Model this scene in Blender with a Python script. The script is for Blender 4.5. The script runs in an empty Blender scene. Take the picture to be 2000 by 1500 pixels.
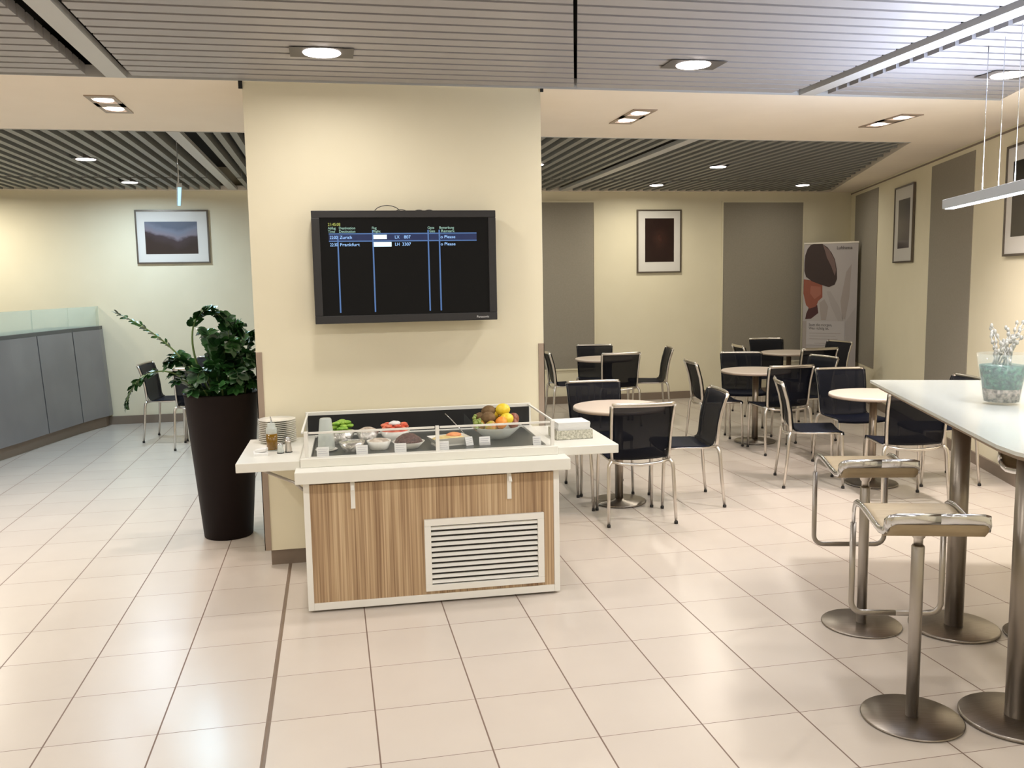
import bpy, math, random
from mathutils import Vector, Matrix
random.seed(7)
COL = bpy.context.scene.collection
H = 2.807; YC = 1.16; YF = 7.293
sin, cos, pi, R = math.sin, math.cos, math.pi, math.radians

# ------------------------------------------------------------ mesh builder
class MB:
    def __init__(s): s.v = []; s.f = []; s.sm = []
    def quadmesh(s, vs, fs, smooth=False):
        n = len(s.v); s.v += [tuple(p) for p in vs]
        s.f += [tuple(i + n for i in f) for f in fs]; s.sm += [smooth] * len(fs); return s
    def box(s, x0, x1, y0, y1, z0, z1):
        vs = [(x0,y0,z0),(x1,y0,z0),(x1,y1,z0),(x0,y1,z0),(x0,y0,z1),(x1,y0,z1),(x1,y1,z1),(x0,y1,z1)]
        return s.quadmesh(vs, [(0,3,2,1),(4,5,6,7),(0,1,5,4),(1,2,6,5),(2,3,7,6),(3,0,4,7)])
    def obox(s, c, ax, ay, az):
        c, ax, ay, az = map(Vector, (c, ax, ay, az))
        vs = [c+a*ax+b*ay+d*az for d in (-1,1) for (a,b) in ((-1,-1),(1,-1),(1,1),(-1,1))]
        return s.quadmesh(vs, [(0,3,2,1),(4,5,6,7),(0,1,5,4),(1,2,6,5),(2,3,7,6),(3,0,4,7)])
    def prism(s, pts, z0, z1, smooth_side=False):
        n = len(pts)
        vs = [(x,y,z0) for x,y in pts] + [(x,y,z1) for x,y in pts]
        s.quadmesh(vs, [tuple(range(n-1,-1,-1)), tuple(range(n,2*n))])
        k = len(s.v) - 2*n
        for i in range(n):
            j = (i+1) % n; s.f.append((k+i,k+j,k+n+j,k+n+i)); s.sm.append(smooth_side)
        return s
    def lathe(s, prof, seg=32, c=(0,0), cap=True):
        vs = []; fs = []
        for r, z in prof:
            for i in range(seg):
                a = 2*pi*i/seg; vs.append((c[0]+r*cos(a), c[1]+r*sin(a), z))
        for k in range(len(prof)-1):
            for i in range(seg):
                j = (i+1) % seg; fs.append((k*seg+i, k*seg+j, (k+1)*seg+j, (k+1)*seg+i))
        s.quadmesh(vs, fs, True)
        if cap:
            b = len(s.v) - len(vs)
            if prof[0][0] > 1e-5: s.f.append(tuple(b+i for i in range(seg-1,-1,-1))); s.sm.append(False)
            if prof[-1][0] > 1e-5: s.f.append(tuple(b+(len(prof)-1)*seg+i for i in range(seg))); s.sm.append(False)
        return s
    def disc(s, r, z0, z1, seg=40, c=(0,0), bev=.002):
        return s.lathe([(r-bev,z0),(r,z0+bev),(r,z1-bev),(r-bev,z1)], seg, c)
    def tube(s, pts, r, seg=8, closed=False):
        pts = [Vector(p) for p in pts]; n = len(pts); ring = []
        rr = r if isinstance(r, (list, tuple)) else [r]*n
        up = None
        for i in range(n):
            if closed: t = pts[(i+1)%n]-pts[i-1]
            else: t = pts[min(i+1,n-1)]-pts[max(i-1,0)]
            t.normalize()
            if up is None: up = Vector((0,0,1)) if abs(t.z) < .9 else Vector((1,0,0))
            a = up - t*up.dot(t)
            a = a.normalized() if a.length > 1e-4 else t.orthogonal().normalized()
            up = a; b = t.cross(a)
            ring += [pts[i]+(a*cos(2*pi*k/seg)+b*sin(2*pi*k/seg))*rr[i] for k in range(seg)]
        fs = []
        for i in range(n if closed else n-1):
            for k in range(seg):
                l = (k+1) % seg; j = (i+1) % n
                fs.append((i*seg+k, i*seg+l, j*seg+l, j*seg+k))
        s.quadmesh(ring, fs, True)
        if not closed:
            b0 = len(s.v)-len(ring)
            s.f += [tuple(b0+k for k in range(seg-1,-1,-1)), tuple(b0+(n-1)*seg+k for k in range(seg))]; s.sm += [False]*2
        return s
    def strip(s, pts, lats, a, b, seg=8):
        """flat bar swept on pts: half-thickness a along the given lateral, half-height b across"""
        pts = [Vector(p) for p in pts]; n = len(pts); ring = []
        for i in range(n):
            t = (pts[min(i+1,n-1)]-pts[max(i-1,0)]).normalized()
            L = Vector(lats[i]); L = (L - t*L.dot(t)).normalized(); N = t.cross(L)
            for k in range(seg):
                th = 2*pi*(k+.5)/seg
                cx = max(-1, min(1, 1.25*cos(th))); cy = max(-1, min(1, 1.25*sin(th)))
                ring.append(pts[i]+L*cx*a+N*cy*b)
        fs = [(i*seg+k, i*seg+(k+1)%seg, (i+1)*seg+(k+1)%seg, (i+1)*seg+k) for i in range(n-1) for k in range(seg)]
        s.quadmesh(ring, fs, True)
        b0 = len(s.v)-len(ring)
        s.f += [tuple(b0+k for k in range(seg-1,-1,-1)), tuple(b0+(n-1)*seg+k for k in range(seg))]; s.sm += [False]*2
        return s
    def sheet(s, rows, th, nrm=None):
        """rows: list of rows of points -> closed shell of thickness th (offset along -normal)"""
        m = len(rows); n = len(rows[0]); P = [[Vector(p) for p in r] for r in rows]; Q = []
        for i in range(m):
            q = []
            for j in range(n):
                du = P[i][min(j+1,n-1)]-P[i][max(j-1,0)]; dv = P[min(i+1,m-1)][j]-P[max(i-1,0)][j]
                q.append(P[i][j]-du.cross(dv).normalized()*th)
            Q.append(q)
        vs = [p for r in P for p in r]+[p for r in Q for p in r]; o = m*n; fs = []
        for i in range(m-1):
            for j in range(n-1):
                a = i*n+j; fs.append((a,a+1,a+n+1,a+n)); fs.append((o+a,o+a+n,o+a+n+1,o+a+1))
        for j in range(n-1):
            fs.append((j,o+j,o+j+1,j+1)); k = (m-1)*n+j; fs.append((k,k+1,o+k+1,o+k))
        for i in range(m-1):
            a = i*n; fs.append((a,a+n,o+a+n,o+a)); a = i*n+n-1; fs.append((a,o+a,o+a+n,a+n))
        return s.quadmesh(vs, fs, True)
    def blob(s, c, rx, ry, rz, seg=14, rings=9, bump=0):
        c = Vector(c); vs = []; fs = []
        ph = random.random()*6
        for i in range(rings+1):
            t = pi*i/rings
            for k in range(seg):
                a = 2*pi*k/seg; q = 1+bump*sin(3*a+ph)*sin(2*t+ph)
                vs.append(c+Vector((rx*sin(t)*cos(a)*q, ry*sin(t)*sin(a)*q, -rz*cos(t)*q)))
        for i in range(rings):
            for k in range(seg):
                l = (k+1)%seg; fs.append((i*seg+k,i*seg+l,(i+1)*seg+l,(i+1)*seg+k))
        return s.quadmesh(vs, fs, True)
    def build(s, name, mat, parent=None, bevel=0):
        me = bpy.data.meshes.new(name); me.from_pydata([tuple(v) for v in s.v], [], s.f); me.update()
        for p, f in zip(me.polygons, s.sm): p.use_smooth = f
        o = bpy.data.objects.new(name, me); COL.objects.link(o)
        if mat: me.materials.append(mat)
        if parent: o.parent = parent
        if bevel:
            b = o.modifiers.new('bevel', 'BEVEL'); b.width = bevel; b.segments = 2; b.limit_method = 'ANGLE'
        return o

def tag(o, label=None, cat=None, group=None, kind=None):
    if label: o['label'] = label
    if cat: o['category'] = cat
    if group: o['group'] = group
    if kind: o['kind'] = kind
    return o
def empty(name, loc=(0,0,0), rz=0, label=None, cat=None, group=None, kind=None):
    o = bpy.data.objects.new(name, None); o.empty_display_size = .1; COL.objects.link(o)
    o.location = loc; o.rotation_euler = (0,0,rz); return tag(o, label, cat, group, kind)
def kids(o): return [c for c in bpy.data.objects if c.parent == o]
def copy_tree(o, parent=None):
    c = o.copy(); COL.objects.link(c)
    for k in ('label',):
        if k in c and parent is None: del c[k]
    if parent: c.parent = parent
    for ch in kids(o): copy_tree(ch, c)
    return c
def text(name, body, size, mat, parent, M, align='LEFT', sx=1.0, extrude=0.0004):
    cu = bpy.data.curves.new(name, 'FONT'); cu.body = body; cu.size = size; cu.align_x = align; cu.extrude = extrude
    t = bpy.data.objects.new(name+'_tmp', cu); COL.objects.link(t)
    bpy.context.view_layer.update()
    me = bpy.data.meshes.new_from_object(t.evaluated_get(bpy.context.evaluated_depsgraph_get()))
    bpy.data.objects.remove(t)
    me.transform(Matrix.Diagonal((sx,1,1,1))); me.transform(M)
    me.materials.clear(); me.materials.append(mat)
    o = bpy.data.objects.new(name, me); COL.objects.link(o); o.parent = parent
    return o
def poly(name, pts3, mat, parent):
    return MB().quadmesh(pts3, [tuple(range(len(pts3)))]).build(name, mat, parent)

# ------------------------------------------------------------ materials
def mat(name, col, rough=.5, metal=0, emit=None, es=1, trans=0, alpha=1, coat=0, ior=None, spec=None):
    m = bpy.data.materials.new(name); m.use_nodes = True
    b = m.node_tree.nodes['Principled BSDF']
    b.inputs['Base Color'].default_value = (*col, 1); b.inputs['Roughness'].default_value = rough
    b.inputs['Metallic'].default_value = metal
    if emit: b.inputs['Emission Color'].default_value = (*emit, 1); b.inputs['Emission Strength'].default_value = es
    if trans: b.inputs['Transmission Weight'].default_value = trans
    if alpha < 1: b.inputs['Alpha'].default_value = alpha
    if coat: b.inputs['Coat Weight'].default_value = coat; b.inputs['Coat Roughness'].default_value = .1
    if ior: b.inputs['IOR'].default_value = ior
    if spec is not None: b.inputs['Specular IOR Level'].default_value = spec
    return m
def nodes(m): return m.node_tree.nodes, m.node_tree.links, m.node_tree.nodes['Principled BSDF']
def noise_mat(name, c1, c2, scale=5, rough=.5, detail=3, stretch=(1,1,1), metal=0, bump=0, coord='Object', pos=(.35,.65)):
    m = mat(name, c1, rough, metal); N, L, b = nodes(m)
    tc = N.new('ShaderNodeTexCoord'); mp = N.new('ShaderNodeMapping'); mp.inputs['Scale'].default_value = stretch
    nz = N.new('ShaderNodeTexNoise'); nz.inputs['Scale'].default_value = scale; nz.inputs['Detail'].default_value = detail
    cr = N.new('ShaderNodeValToRGB'); cr.color_ramp.elements[0].color = (*c1,1); cr.color_ramp.elements[1].color = (*c2,1)
    cr.color_ramp.elements[0].position, cr.color_ramp.elements[1].position = pos
    L.new(tc.outputs[coord], mp.inputs[0]); L.new(mp.outputs[0], nz.inputs[0]); L.new(nz.outputs[0], cr.inputs[0])
    L.new(cr.outputs[0], b.inputs['Base Color'])
    if bump:
        bp = N.new('ShaderNodeBump'); bp.inputs['Strength'].default_value = bump; bp.inputs['Distance'].default_value = .01
        L.new(nz.outputs[0], bp.inputs['Height']); L.new(bp.outputs[0], b.inputs['Normal'])
    return m
M = {}
M['wall'] = noise_mat('cream_wall_paint', (.79,.73,.55), (.81,.75,.57), 3, .75)
M['ceil'] = noise_mat('ceiling_plaster', (.86,.775,.66), (.88,.795,.68), 3, .85)
M['slat'] = mat('grey_lacquered_slat', (.385,.37,.372), .45, .1)
M['slat_shaded'] = mat('shade_darkened_slat', (.26,.26,.24), .5, .1)  # near slat grey, darkened to stand for the dim light at the rear
M['beam'] = mat('grey_ceiling_bar', (.55,.55,.54), .45, .15)
M['plenum'] = mat('dark_ceiling_void', (.02,.019,.017), .9)
M['base'] = mat('taupe_skirting', (.22,.17,.13), .5)
M['guard'] = mat('taupe_corner_guard', (.36,.28,.22), .4, .2)
M['blind'] = noise_mat('grey_blind_fabric', (.29,.265,.215), (.31,.28,.23), 60, .85)
M['white'] = mat('white_laminate', (.80,.79,.72), .35)
M['white2'] = mat('white_lacquer_frame', (.82,.81,.76), .4)
M['steel'] = mat('brushed_steel', (.42,.39,.355), .36, 1)
M['chrome'] = mat('polished_steel', (.70,.71,.73), .19, 1)
M['alu'] = mat('satin_aluminium', (.66,.62,.57), .3, 1)
M['disc'] = noise_mat('brushed_steel_plate', (.27,.24,.21), (.33,.295,.26), 8, .33, 4, (1,30,1), metal=1)
M['rubber'] = mat('black_rubber', (.015,.014,.013), .6)
M['seatmesh'] = mat('navy_mesh_fabric', (.005,.007,.017), .6, alpha=.97, spec=.15)
M['backmesh'] = mat('navy_mesh_back', (.004,.005,.010), .6, alpha=.80, spec=.15)
M['tabletop'] = mat('beige_laminate_top', (.72,.62,.53), .35)
M['tedge'] = mat('beige_top_edge', (.42,.33,.26), .45)
M['barleg'] = mat('brushed_dark_steel', (.30,.265,.225), .36, 1)
M['post'] = mat('bronze_grey_post', (.34,.29,.24), .35, 1)
M['bartop'] = mat('white_glass_top', (.60,.62,.585), .15, coat=.2)
M['ply'] = noise_mat('pale_plywood_seat', (.31,.24,.145), (.36,.28,.17), 12, .55, 3, (1,10,1))
M['planter'] = mat('dark_brown_planter', (.010,.0055,.0052), .55, spec=.15)
M['soil'] = noise_mat('potting_soil', (.02,.013,.008), (.06,.04,.025), 60, .95, bump=.6)
M['leaf'] = noise_mat('glossy_dark_leaf', (.008,.035,.010), (.022,.085,.018), 9, .32, coord='Object')
M['stem'] = mat('green_stem', (.12,.19,.06), .5)
M['tvframe'] = mat('charcoal_tv_bezel', (.034,.033,.034), .45, spec=.25)
M['screen'] = mat('black_screen', (.003,.003,.003), .35, emit=(.006,.0055,.005), es=1, spec=.08)
M['scrblue'] = mat('screen_blue_line', (0,0,0), .4, emit=(.10,.22,.50), es=.75)
M['scrband'] = mat('screen_dark_blue_band', (0,0,0), .4, emit=(.01,.03,.13), es=.6)
M['scrwhite'] = mat('screen_white_text', (0,0,0), .4, emit=(.75,.95,1), es=1.3)
M['scrbluet'] = mat('screen_light_blue_text', (0,0,0), .4, emit=(.35,.6,1), es=1.2)
M['scrgreen'] = mat('screen_green_text', (0,0,0), .4, emit=(.42,.68,.55), es=.9)
M['scryell'] = mat('screen_yellow_text', (0,0,0), .4, emit=(.5,.55,.12), es=.9)
M['logo'] = mat('pale_logo', (.7,.7,.7), .5)
M['black'] = mat('matt_black', (.010,.010,.010), .6)
M['tray'] = mat('dark_cooling_tray', (.028,.030,.028), .35, .1)
M['paper'] = mat('white_paper', (.80,.80,.78), .8)
M['ink'] = mat('grey_ink', (.45,.45,.5), .8)
M['china'] = mat('white_china', (.80,.79,.72), .2, coat=.3)
M['glass'] = mat('clear_glass', (.70,.76,.73), .04, alpha=.04)
M['frost'] = mat('frosted_green_glass', (.66,.78,.68), .35, alpha=.42)
M['clearpl'] = mat('cloudy_plastic', (.72,.78,.74), .2, alpha=.55)
M['matboard'] = mat('white_mat_board', (.72,.70,.66), .6, coat=.6)
M['frame'] = mat('grey_metal_picture_frame', (.14,.115,.09), .35, .5)
M['oil'] = mat('golden_oil', (.20,.10,.004), .15, coat=.3)
M['deskpan'] = noise_mat('grey_metallic_panel', (.22,.215,.225), (.26,.255,.265), 2, .38, 2, metal=.35)
M['desktop'] = mat('dark_grey_ledge', (.09,.09,.085), .5)
def emis(name, c, s):
    return mat(name, (0,0,0), .5, emit=c, es=s)
M['darkplate'] = mat('dark_grey_fitting', (.10,.09,.082), .5)
M['vglass'] = mat('vase_glass', (.7,.8,.77), .06, alpha=.12, coat=.5)
M['lamp'] = emis('lamp_glow', (1,.90,.86), 14)
M['lampblue'] = emis('blue_lamp_glow', (.35,.68,1), 1.6)
M['lampcool'] = emis('cool_lamp_glow', (.86,.91,1), 4)
M['lamphouse'] = mat('grey_blue_housing', (.40,.43,.46), .4)

# floor tiles
def floor_mat():
    m = mat('beige_floor_tiles', (.6,.5,.42), .3); N, L, b = nodes(m)
    g = N.new('ShaderNodeNewGeometry'); sx = N.new('ShaderNodeSeparateXYZ'); L.new(g.outputs['Position'], sx.inputs[0])
    def mth(op, a, bb=None, c=None):
        n = N.new('ShaderNodeMath'); n.operation = op
        for i, v in enumerate((a, bb, c)):
            if v is None: continue
            if isinstance(v, (int, float)): n.inputs[i].default_value = v
            else: L.new(v, n.inputs[i])
        return n.outputs[0]
    def line(c, w):
        f = mth('FRACT', mth('DIVIDE', c, .4)); d = mth('MULTIPLY', mth('MINIMUM', f, mth('SUBTRACT', 1, f)), .4)
        return mth('LESS_THAN', d, w)
    xs = mth('SUBTRACT', sx.outputs[0], mth('MULTIPLY', mth('GREATER_THAN', sx.outputs[0], .1), .010))
    lx = line(xs, .0030); ly = line(sx.outputs[1], .0017)
    j = mth('LESS_THAN', mth('ABSOLUTE', mth('SUBTRACT', sx.outputs[0], .004)), .0095)
    grout = mth('MAXIMUM', lx, ly)
    # per tile variation
    fx = mth('FLOOR', mth('DIVIDE', xs, .4)); fy = mth('FLOOR', mth('DIVIDE', sx.outputs[1], .4))
    cb = N.new('ShaderNodeCombineXYZ'); L.new(fx, cb.inputs[0]); L.new(fy, cb.inputs[1])
    wn = N.new('ShaderNodeTexWhiteNoise'); wn.noise_dimensions = '2D'; L.new(cb.outputs[0], wn.inputs[0])
    nz = N.new('ShaderNodeTexNoise'); nz.inputs['Scale'].default_value = 3.5; nz.inputs['Detail'].default_value = 4
    L.new(g.outputs['Position'], nz.inputs[0])
    v = mth('ADD', mth('MULTIPLY', wn.outputs[0], .35), mth('MULTIPLY', nz.outputs[0], .65))
    cr = N.new('ShaderNodeValToRGB'); cr.color_ramp.elements[0].color = (.585,.52,.455,1); cr.color_ramp.elements[1].color = (.63,.565,.495,1)
    cr.color_ramp.elements[0].position = .25; cr.color_ramp.elements[1].position = .8
    L.new(v, cr.inputs[0])
    m1 = N.new('ShaderNodeMixRGB'); m1.inputs[2].default_value = (.19,.13,.10,1); L.new(grout, m1.inputs[0]); L.new(cr.outputs[0], m1.inputs[1])
    m2 = N.new('ShaderNodeMixRGB'); m2.inputs[2].default_value = (.20,.145,.105,1); L.new(j, m2.inputs[0]); L.new(m1.outputs[0], m2.inputs[1])
    L.new(m2.outputs[0], b.inputs['Base Color'])
    rg = mth('ADD', .27, mth('MULTIPLY', grout, .4))
    L.new(rg, b.inputs['Roughness'])
    return m
M['floor'] = floor_mat()
# wood laminate with fine vertical grain
def wood_mat():
    m = mat('zebrano_laminate', (.4,.25,.12), .42); N, L, b = nodes(m)
    tc = N.new('ShaderNodeTexCoord'); mp = N.new('ShaderNodeMapping'); mp.inputs['Scale'].default_value = (1,1,.010)
    L.new(tc.outputs['Object'], mp.inputs[0])
    def nz(sc, d):
        n = N.new('ShaderNodeTexNoise'); n.inputs['Scale'].default_value = sc; n.inputs['Detail'].default_value = d; L.new(mp.outputs[0], n.inputs[0]); return n.outputs[0]
    a = nz(9, 2); c = nz(120, 2)
    ad = N.new('ShaderNodeMath'); ad.operation = 'MULTIPLY_ADD'; ad.inputs[1].default_value = .62
    sc = N.new('ShaderNodeMath'); sc.operation = 'MULTIPLY'; sc.inputs[1].default_value = .38
    L.new(c, ad.inputs[0]); L.new(a, sc.inputs[0]); L.new(sc.outputs[0], ad.inputs[2])
    cr = N.new('ShaderNodeValToRGB'); e = cr.color_ramp.elements
    e[0].position = .36; e[0].color = (.25,.15,.08,1); e[1].position = .64; e[1].color = (.60,.45,.28,1)
    x = e.new(.5); x.color = (.44,.30,.17,1)
    L.new(ad.outputs[0], cr.inputs[0]); L.new(cr.outputs[0], b.inputs['Base Color'])
    return m
M['wood'] = wood_mat()

# ------------------------------------------------------------ room shell
def S(o): o['kind'] = 'structure'; return o
W0 = Vector((5.5, 1.72)); WD = Vector((.342, .940)).normalized(); WN = Vector((-WD.y, WD.x))   # right wall line, WN points into the room
def wallx(y): return W0.x + (y - W0.y) * WD.x / WD.y
YB = -6.6; XL = -6.2
S(MB().box(XL-.1, 9, YB-.1, YF+.15, -.1, 0).build('floor', M['floor']))
S(MB().box(XL-.1, 9, YF, YF+.15, 0, H+.35).build('wall_back', M['wall']))
S(MB().box(XL-.15, XL, YB, YF, 0, H+.35).build('wall_left', M['wall']))
S(MB().box(XL-.1, wallx(YB)+.2, YB-.15, YB, 0, H+.35).build('wall_front', M['wall']))
a = (wallx(YB-.15), YB-.15); b_ = (wallx(YF+.1), YF+.1)
S(MB().prism([a, (a[0]+.16, a[1]), (b_[0]+.16, b_[1]), b_], 0, H+.35).build('wall_right', M['wall']))
# skirting
S(MB().box(XL, wallx(YF)-.0, YF-.018, YF, 0, .10).build('baseboard_back', M['base']))
wr = lambda y, off, z: (wallx(y)+WN.x*off, y+WN.y*off, z)
def wall_slab(name, y0, y1, z0, z1, t, m, parent=None, off0=0.0):
    """a slab lying on the right wall between two points of it"""
    p = [Vector(wr(y0, off0, 0)), Vector(wr(y1, off0, 0)), Vector(wr(y1, t, 0)), Vector(wr(y0, t, 0))]
    return MB().prism([(q.x,q.y) for q in p], z0, z1).build(name, m, parent)
S(wall_slab('baseboard_right', YB, YF-.05, 0, .10, .018, M['base']))
# ceiling: plaster soffits + recessed slat fields
def bx_near(y): return 4.70 + (y-1.062)*.385    # slanted right boundary, near slat field
def bx_far(y): return 5.27 + (y-2.77)*.425
ce = MB()
ce.box(XL, 9, YC-.01, 2.93, H, H+.05)
ce.prism([(bx_near(YB), YB), (9, YB), (9, YC), (bx_near(YC-.01), YC-.01)], H, H+.05)
ce.prism([(bx_far(2.93), 2.93), (9, 2.93), (9, YF), (bx_far(YF), YF)], H, H+.05)
ce.box(XL, bx_far(7.2), 7.19, YF, H-.004, H+.05)
ceil = S(ce.build('ceiling', M['ceil']))
S(MB().box(XL, 9, YB, YF, H+.28, H+.36).build('ceiling', M['plenum']))
# edge trim where the plaster meets the slats
S(MB().box(XL, bx_near(YC), YC-.014, YC-.006, H-.003, H+.06).box(XL, bx_far(2.93), 2.926, 2.94, H-.003, H+.06).build('trim_1', M['beam']))
S(wall_slab('trim_2', YB, YF, H-.035, H-.020, .008, M['base']))
# near field: slats along X
def slit(y): return 1.44 + (y+.13)*.28
nf = MB(); y = YB+.05
while y < YC-.03:
    yc = y+.0475
    ya, yb = y, y+.093
    for (a0, a1), (b0, b1) in (((XL, -.935), (XL, -.935)), ((-.70, slit(ya)-.009), (-.70, slit(yb)-.009)), ((slit(ya)+.009, 3.19), (slit(yb)+.009, 3.19)), ((3.44, bx_near(ya)-.01), (3.44, bx_near(yb)-.01))):
        nf.prism([(a0, ya), (a1, ya), (b1, yb), (b0, yb)], H, H+.055)
    y += .12
nfo = nf.build('slat_field', M['slat'], ceil); nfo['label'] = 'near field of wide grey ceiling slats running across the room'
MB().box(-.84, -.735, YB, YC-.015, H-.004, H+.03).build('ceiling_bar', M['beam'], ceil)
MB().box(3.265, 3.365, YB, YC-.015, H-.004, H+.03).build('ceiling_bar', M['beam'], ceil)
# far field: slats along Y
ff = MB(); x = XL+.05
while x < 7.2:
    if not (-.93 < x < -.74 or 3.20 < x < 3.37):
        ymin = 2.96
        if x > bx_far(2.93)-.1: ymin = 2.77+(x+.1-5.27)/.425
        for y0, y1 in ((max(2.97, ymin), 5.90), (max(5.99, ymin), 7.19)):
            if y1-y0 > .05: ff.box(x, x+.052, y0, y1, H, H+.085)
    x += .12
ffo = ff.build('slat_field', M['slat_shaded'], ceil); ffo['label'] = 'rear field of narrow grey slats running away from the viewer'
MB().box(-.84, -.745, 2.94, 7.19, H-.004, H+.03).build('ceiling_bar', M['beam'], ceil)
MB().box(3.27, 3.37, 2.94, 7.19, H-.004, H+.03).build('ceiling_bar', M['beam'], ceil)

# column
CX0, CX1, CY1 = -.134, 1.583, 1.95
S(MB().box(CX0, CX1, YC, CY1, .095, H+.04).build('wall_column', M['wall']))
S(MB().box(CX0+.03, CX1-.03, YC+.02, CY1-.02, 0, .097).build('baseboard_column', M['base']))
g = MB()
for xa, xb in ((CX0-.004, CX0+.034), (CX1-.034, CX1+.004)): g.box(xa, xb, YC-.004, YC+.002, .097, 1.28)
for xa, xb in ((CX0-.004, CX0), (CX1, CX1+.004)): g.box(xa, xb, YC-.004, YC+.05, .097, 1.28)
S(g.build('trim_3', M['guard']))
S(MB().box(CX0-.02,CX0+.002,YC-.012,YC-.002,H-.045,H-.001).box(CX1-.002,CX1+.016,YC-.012,YC-.002,H-.022,H-.001).build('painted_gap_shade', M['black']))  # black pieces drawn in for the shade of the gap at the ceiling
# windows closed off by grey blinds (shallow recess: reveal frame + blind)
wn = [0]
def win_back(x0, x1, z0, z1):
    wn[0] += 1
    w = S(MB().box(x0, x1, YF-.006, YF, z0, z1).build('window_%d' % wn[0], M['blind']))
    MB().box(x0-.02, x0, YF-.014, YF, z0-.02, z1+.02).box(x1, x1+.02, YF-.014, YF, z0-.02, z1+.02).box(x0, x1, YF-.014, YF, z1, z1+.02).box(x0, x1, YF-.014, YF, z0-.02, z0).build('window_reveal', M['wall'], w)
    w['label'] = ['window closed by a grey blind, next to the column', 'window closed by a grey blind, left of the corner banner'][wn[0]-1]
win_back(2.55, 3.76, .47, 2.665); win_back(5.60, 6.79, .47, 2.665)
for k, (y0, y1) in enumerate(((2.81, 3.93), (5.89, 7.02), (-1.3, -.2))):
    wn[0] += 1
    w = S(wall_slab('window_%d' % wn[0], y0, y1, .47, 2.73, .006, M['blind']))
    w['label'] = ['grey blind window on the right wall behind the bar table', 'grey blind window on the right wall by the banner', 'grey blind window on the right wall nearest the viewer'][k]

# ------------------------------------------------------------ ceiling lamps
def light(name, kind, loc, power, col, size=.1, parent=None, rot=None, spread=None, spot=None, blend=1.0, size_y=None):
    l = bpy.data.lights.new(name, kind); l.energy = power; l.color = col
    if kind == 'AREA':
        l.shape = 'DISK' if size_y is None else 'RECTANGLE'; l.size = size
        if size_y: l.size_y = size_y
        if spread: l.spread = spread
    if kind == 'SPOT': l.spot_size = spot; l.spot_blend = blend; l.shadow_soft_size = size
    o = bpy.data.objects.new(name, l); COL.objects.link(o); o.location = loc
    if rot: o.rotation_euler = rot
    if parent: o.parent = parent
    return o
WARM = (1, .90, .78); NEUT = (1, .95, .89); COOL = (.66, .84, 1)
def round_down(x, y, label, group, power, col=NEUT, plate=.155, spread=3.0, r=.095, glow='lamp'):
    t = empty('downlight', (x, y, H-.006), 0, label, 'ceiling light', group)
    m = MB(); seg = 32
    # square plate with a round hole
    vs = []; fs = []
    for i in range(seg):
        a = 2*pi*i/seg; c, s_ = cos(a), sin(a); k = plate/max(abs(c), abs(s_))
        vs += [(r*c, r*s_, 0), (k*c, k*s_*.62, 0), (r*c, r*s_, .06)]
    for i in range(seg):
        j = (i+1) % seg; fs += [(3*i,3*i+1,3*j+1,3*j), (3*i+2,3*i,3*j,3*j+2)]
    m.quadmesh(vs, fs, False); m.build('housing', M['darkplate'], t)
    MB().disc(r-.004, -.004, .002, 32).build('lamp_glass', M[glow], t)
    light('lamp', 'AREA', (0, 0, -.012), power, col, 2*r, t, spread=spread)
    return t
lab1 = {(.31,.46): 'round ceiling downlight above and left of the hanging screen', (2.26,.45): 'round ceiling downlight right of the pillar in the near slats', (4.20,.42): 'round ceiling downlight behind the pendant lamp wires'}
PN = 12.5
for yy in (.46, -1.55, -3.55, -5.5):
    for xx in (-3.6, -1.65, .31, 2.26, 4.20):
        if yy != .46 and xx > 3: xx -= .75
        if yy < -2 and xx > 3: continue
        lb = lab1.get((xx, .46 if xx == .31 else .45 if xx == 2.26 else .42)) if yy == .46 else None
        pw = PN
        if yy == .46 and xx < -3: pw = 30
        if yy == -1.55 and xx > 3: pw = 22
        if yy == .46 and xx == .31: pw = 8.5
        if yy == .46 and xx > 4: pw = 42
        round_down(xx, yy, lb or 'added fill downlight in the near slat ceiling, outside the picture', 'round downlights in the near slat ceiling', pw)  # those out of view are unseen, added along the grid for fill light
fl = [(-1.78, 4.50, 'round ceiling downlight in the rear slats, left of the hanging lamp', 13), (-1.80, 6.38, 'round ceiling downlight in the rear slats nearest the landscape picture', 24),
      (-3.75, 4.50, 'round downlight over the reception desk, outside the picture', 6), (-3.75, 6.38, 'round downlight behind the reception desk, outside the picture', 30),
      (4.315, 4.65, 'round ceiling downlight over the middle round tables, nearest of three', 15), (4.32, 6.45, 'round ceiling downlight in front of the dark red picture', 15),
      (6.26, 6.38, 'round ceiling downlight nearest the corner banner', 5), (2.35, 4.6, 'round rear downlight hidden behind the pillar', 15), (2.35, 6.45, 'round rear downlight by the blind next to the pillar', 9)]
for x, y, lb, p in fl:
    round_down(x, y, lb, 'round downlights in the rear slat ceiling', p, COOL if -3 < x < -1 else (1,.93,.78), plate=.10, r=.085)
def double_down(x, y, label, power, extra=True):
    t = empty('double_downlight', (x, y, H-.004), 0, label, 'ceiling light', 'double downlights in the plaster band')
    f = MB().box(-.085, .085, -.275, -.215, -.003, .004).box(-.085, .085, .215, .275, -.003, .004).box(-.085, .085, -.06, .06, -.003, .004)
    f.box(-.085, -.06, -.215, .215, -.003, .004).box(.06, .085, -.215, .215, -.003, .004)
    f.build('trim_plate', M['guard'], t)
    for s_ in (-1, 1):
        MB().disc(.055, -.002, .003, 24, (0, s_*.14)).build('lamp_glass', M['lamp'], t)
        light('lamp', 'SPOT', (0, s_*.14, -.02), power, (1,.88,.82), .05, t, spot=R(115), blend=.9)
double_down(-1.0, 1.93, 'double downlight in the plaster band left of the pillar', 60)
double_down(2.45, 1.99, 'double downlight in the plaster band just right of the pillar', 42)
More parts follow.
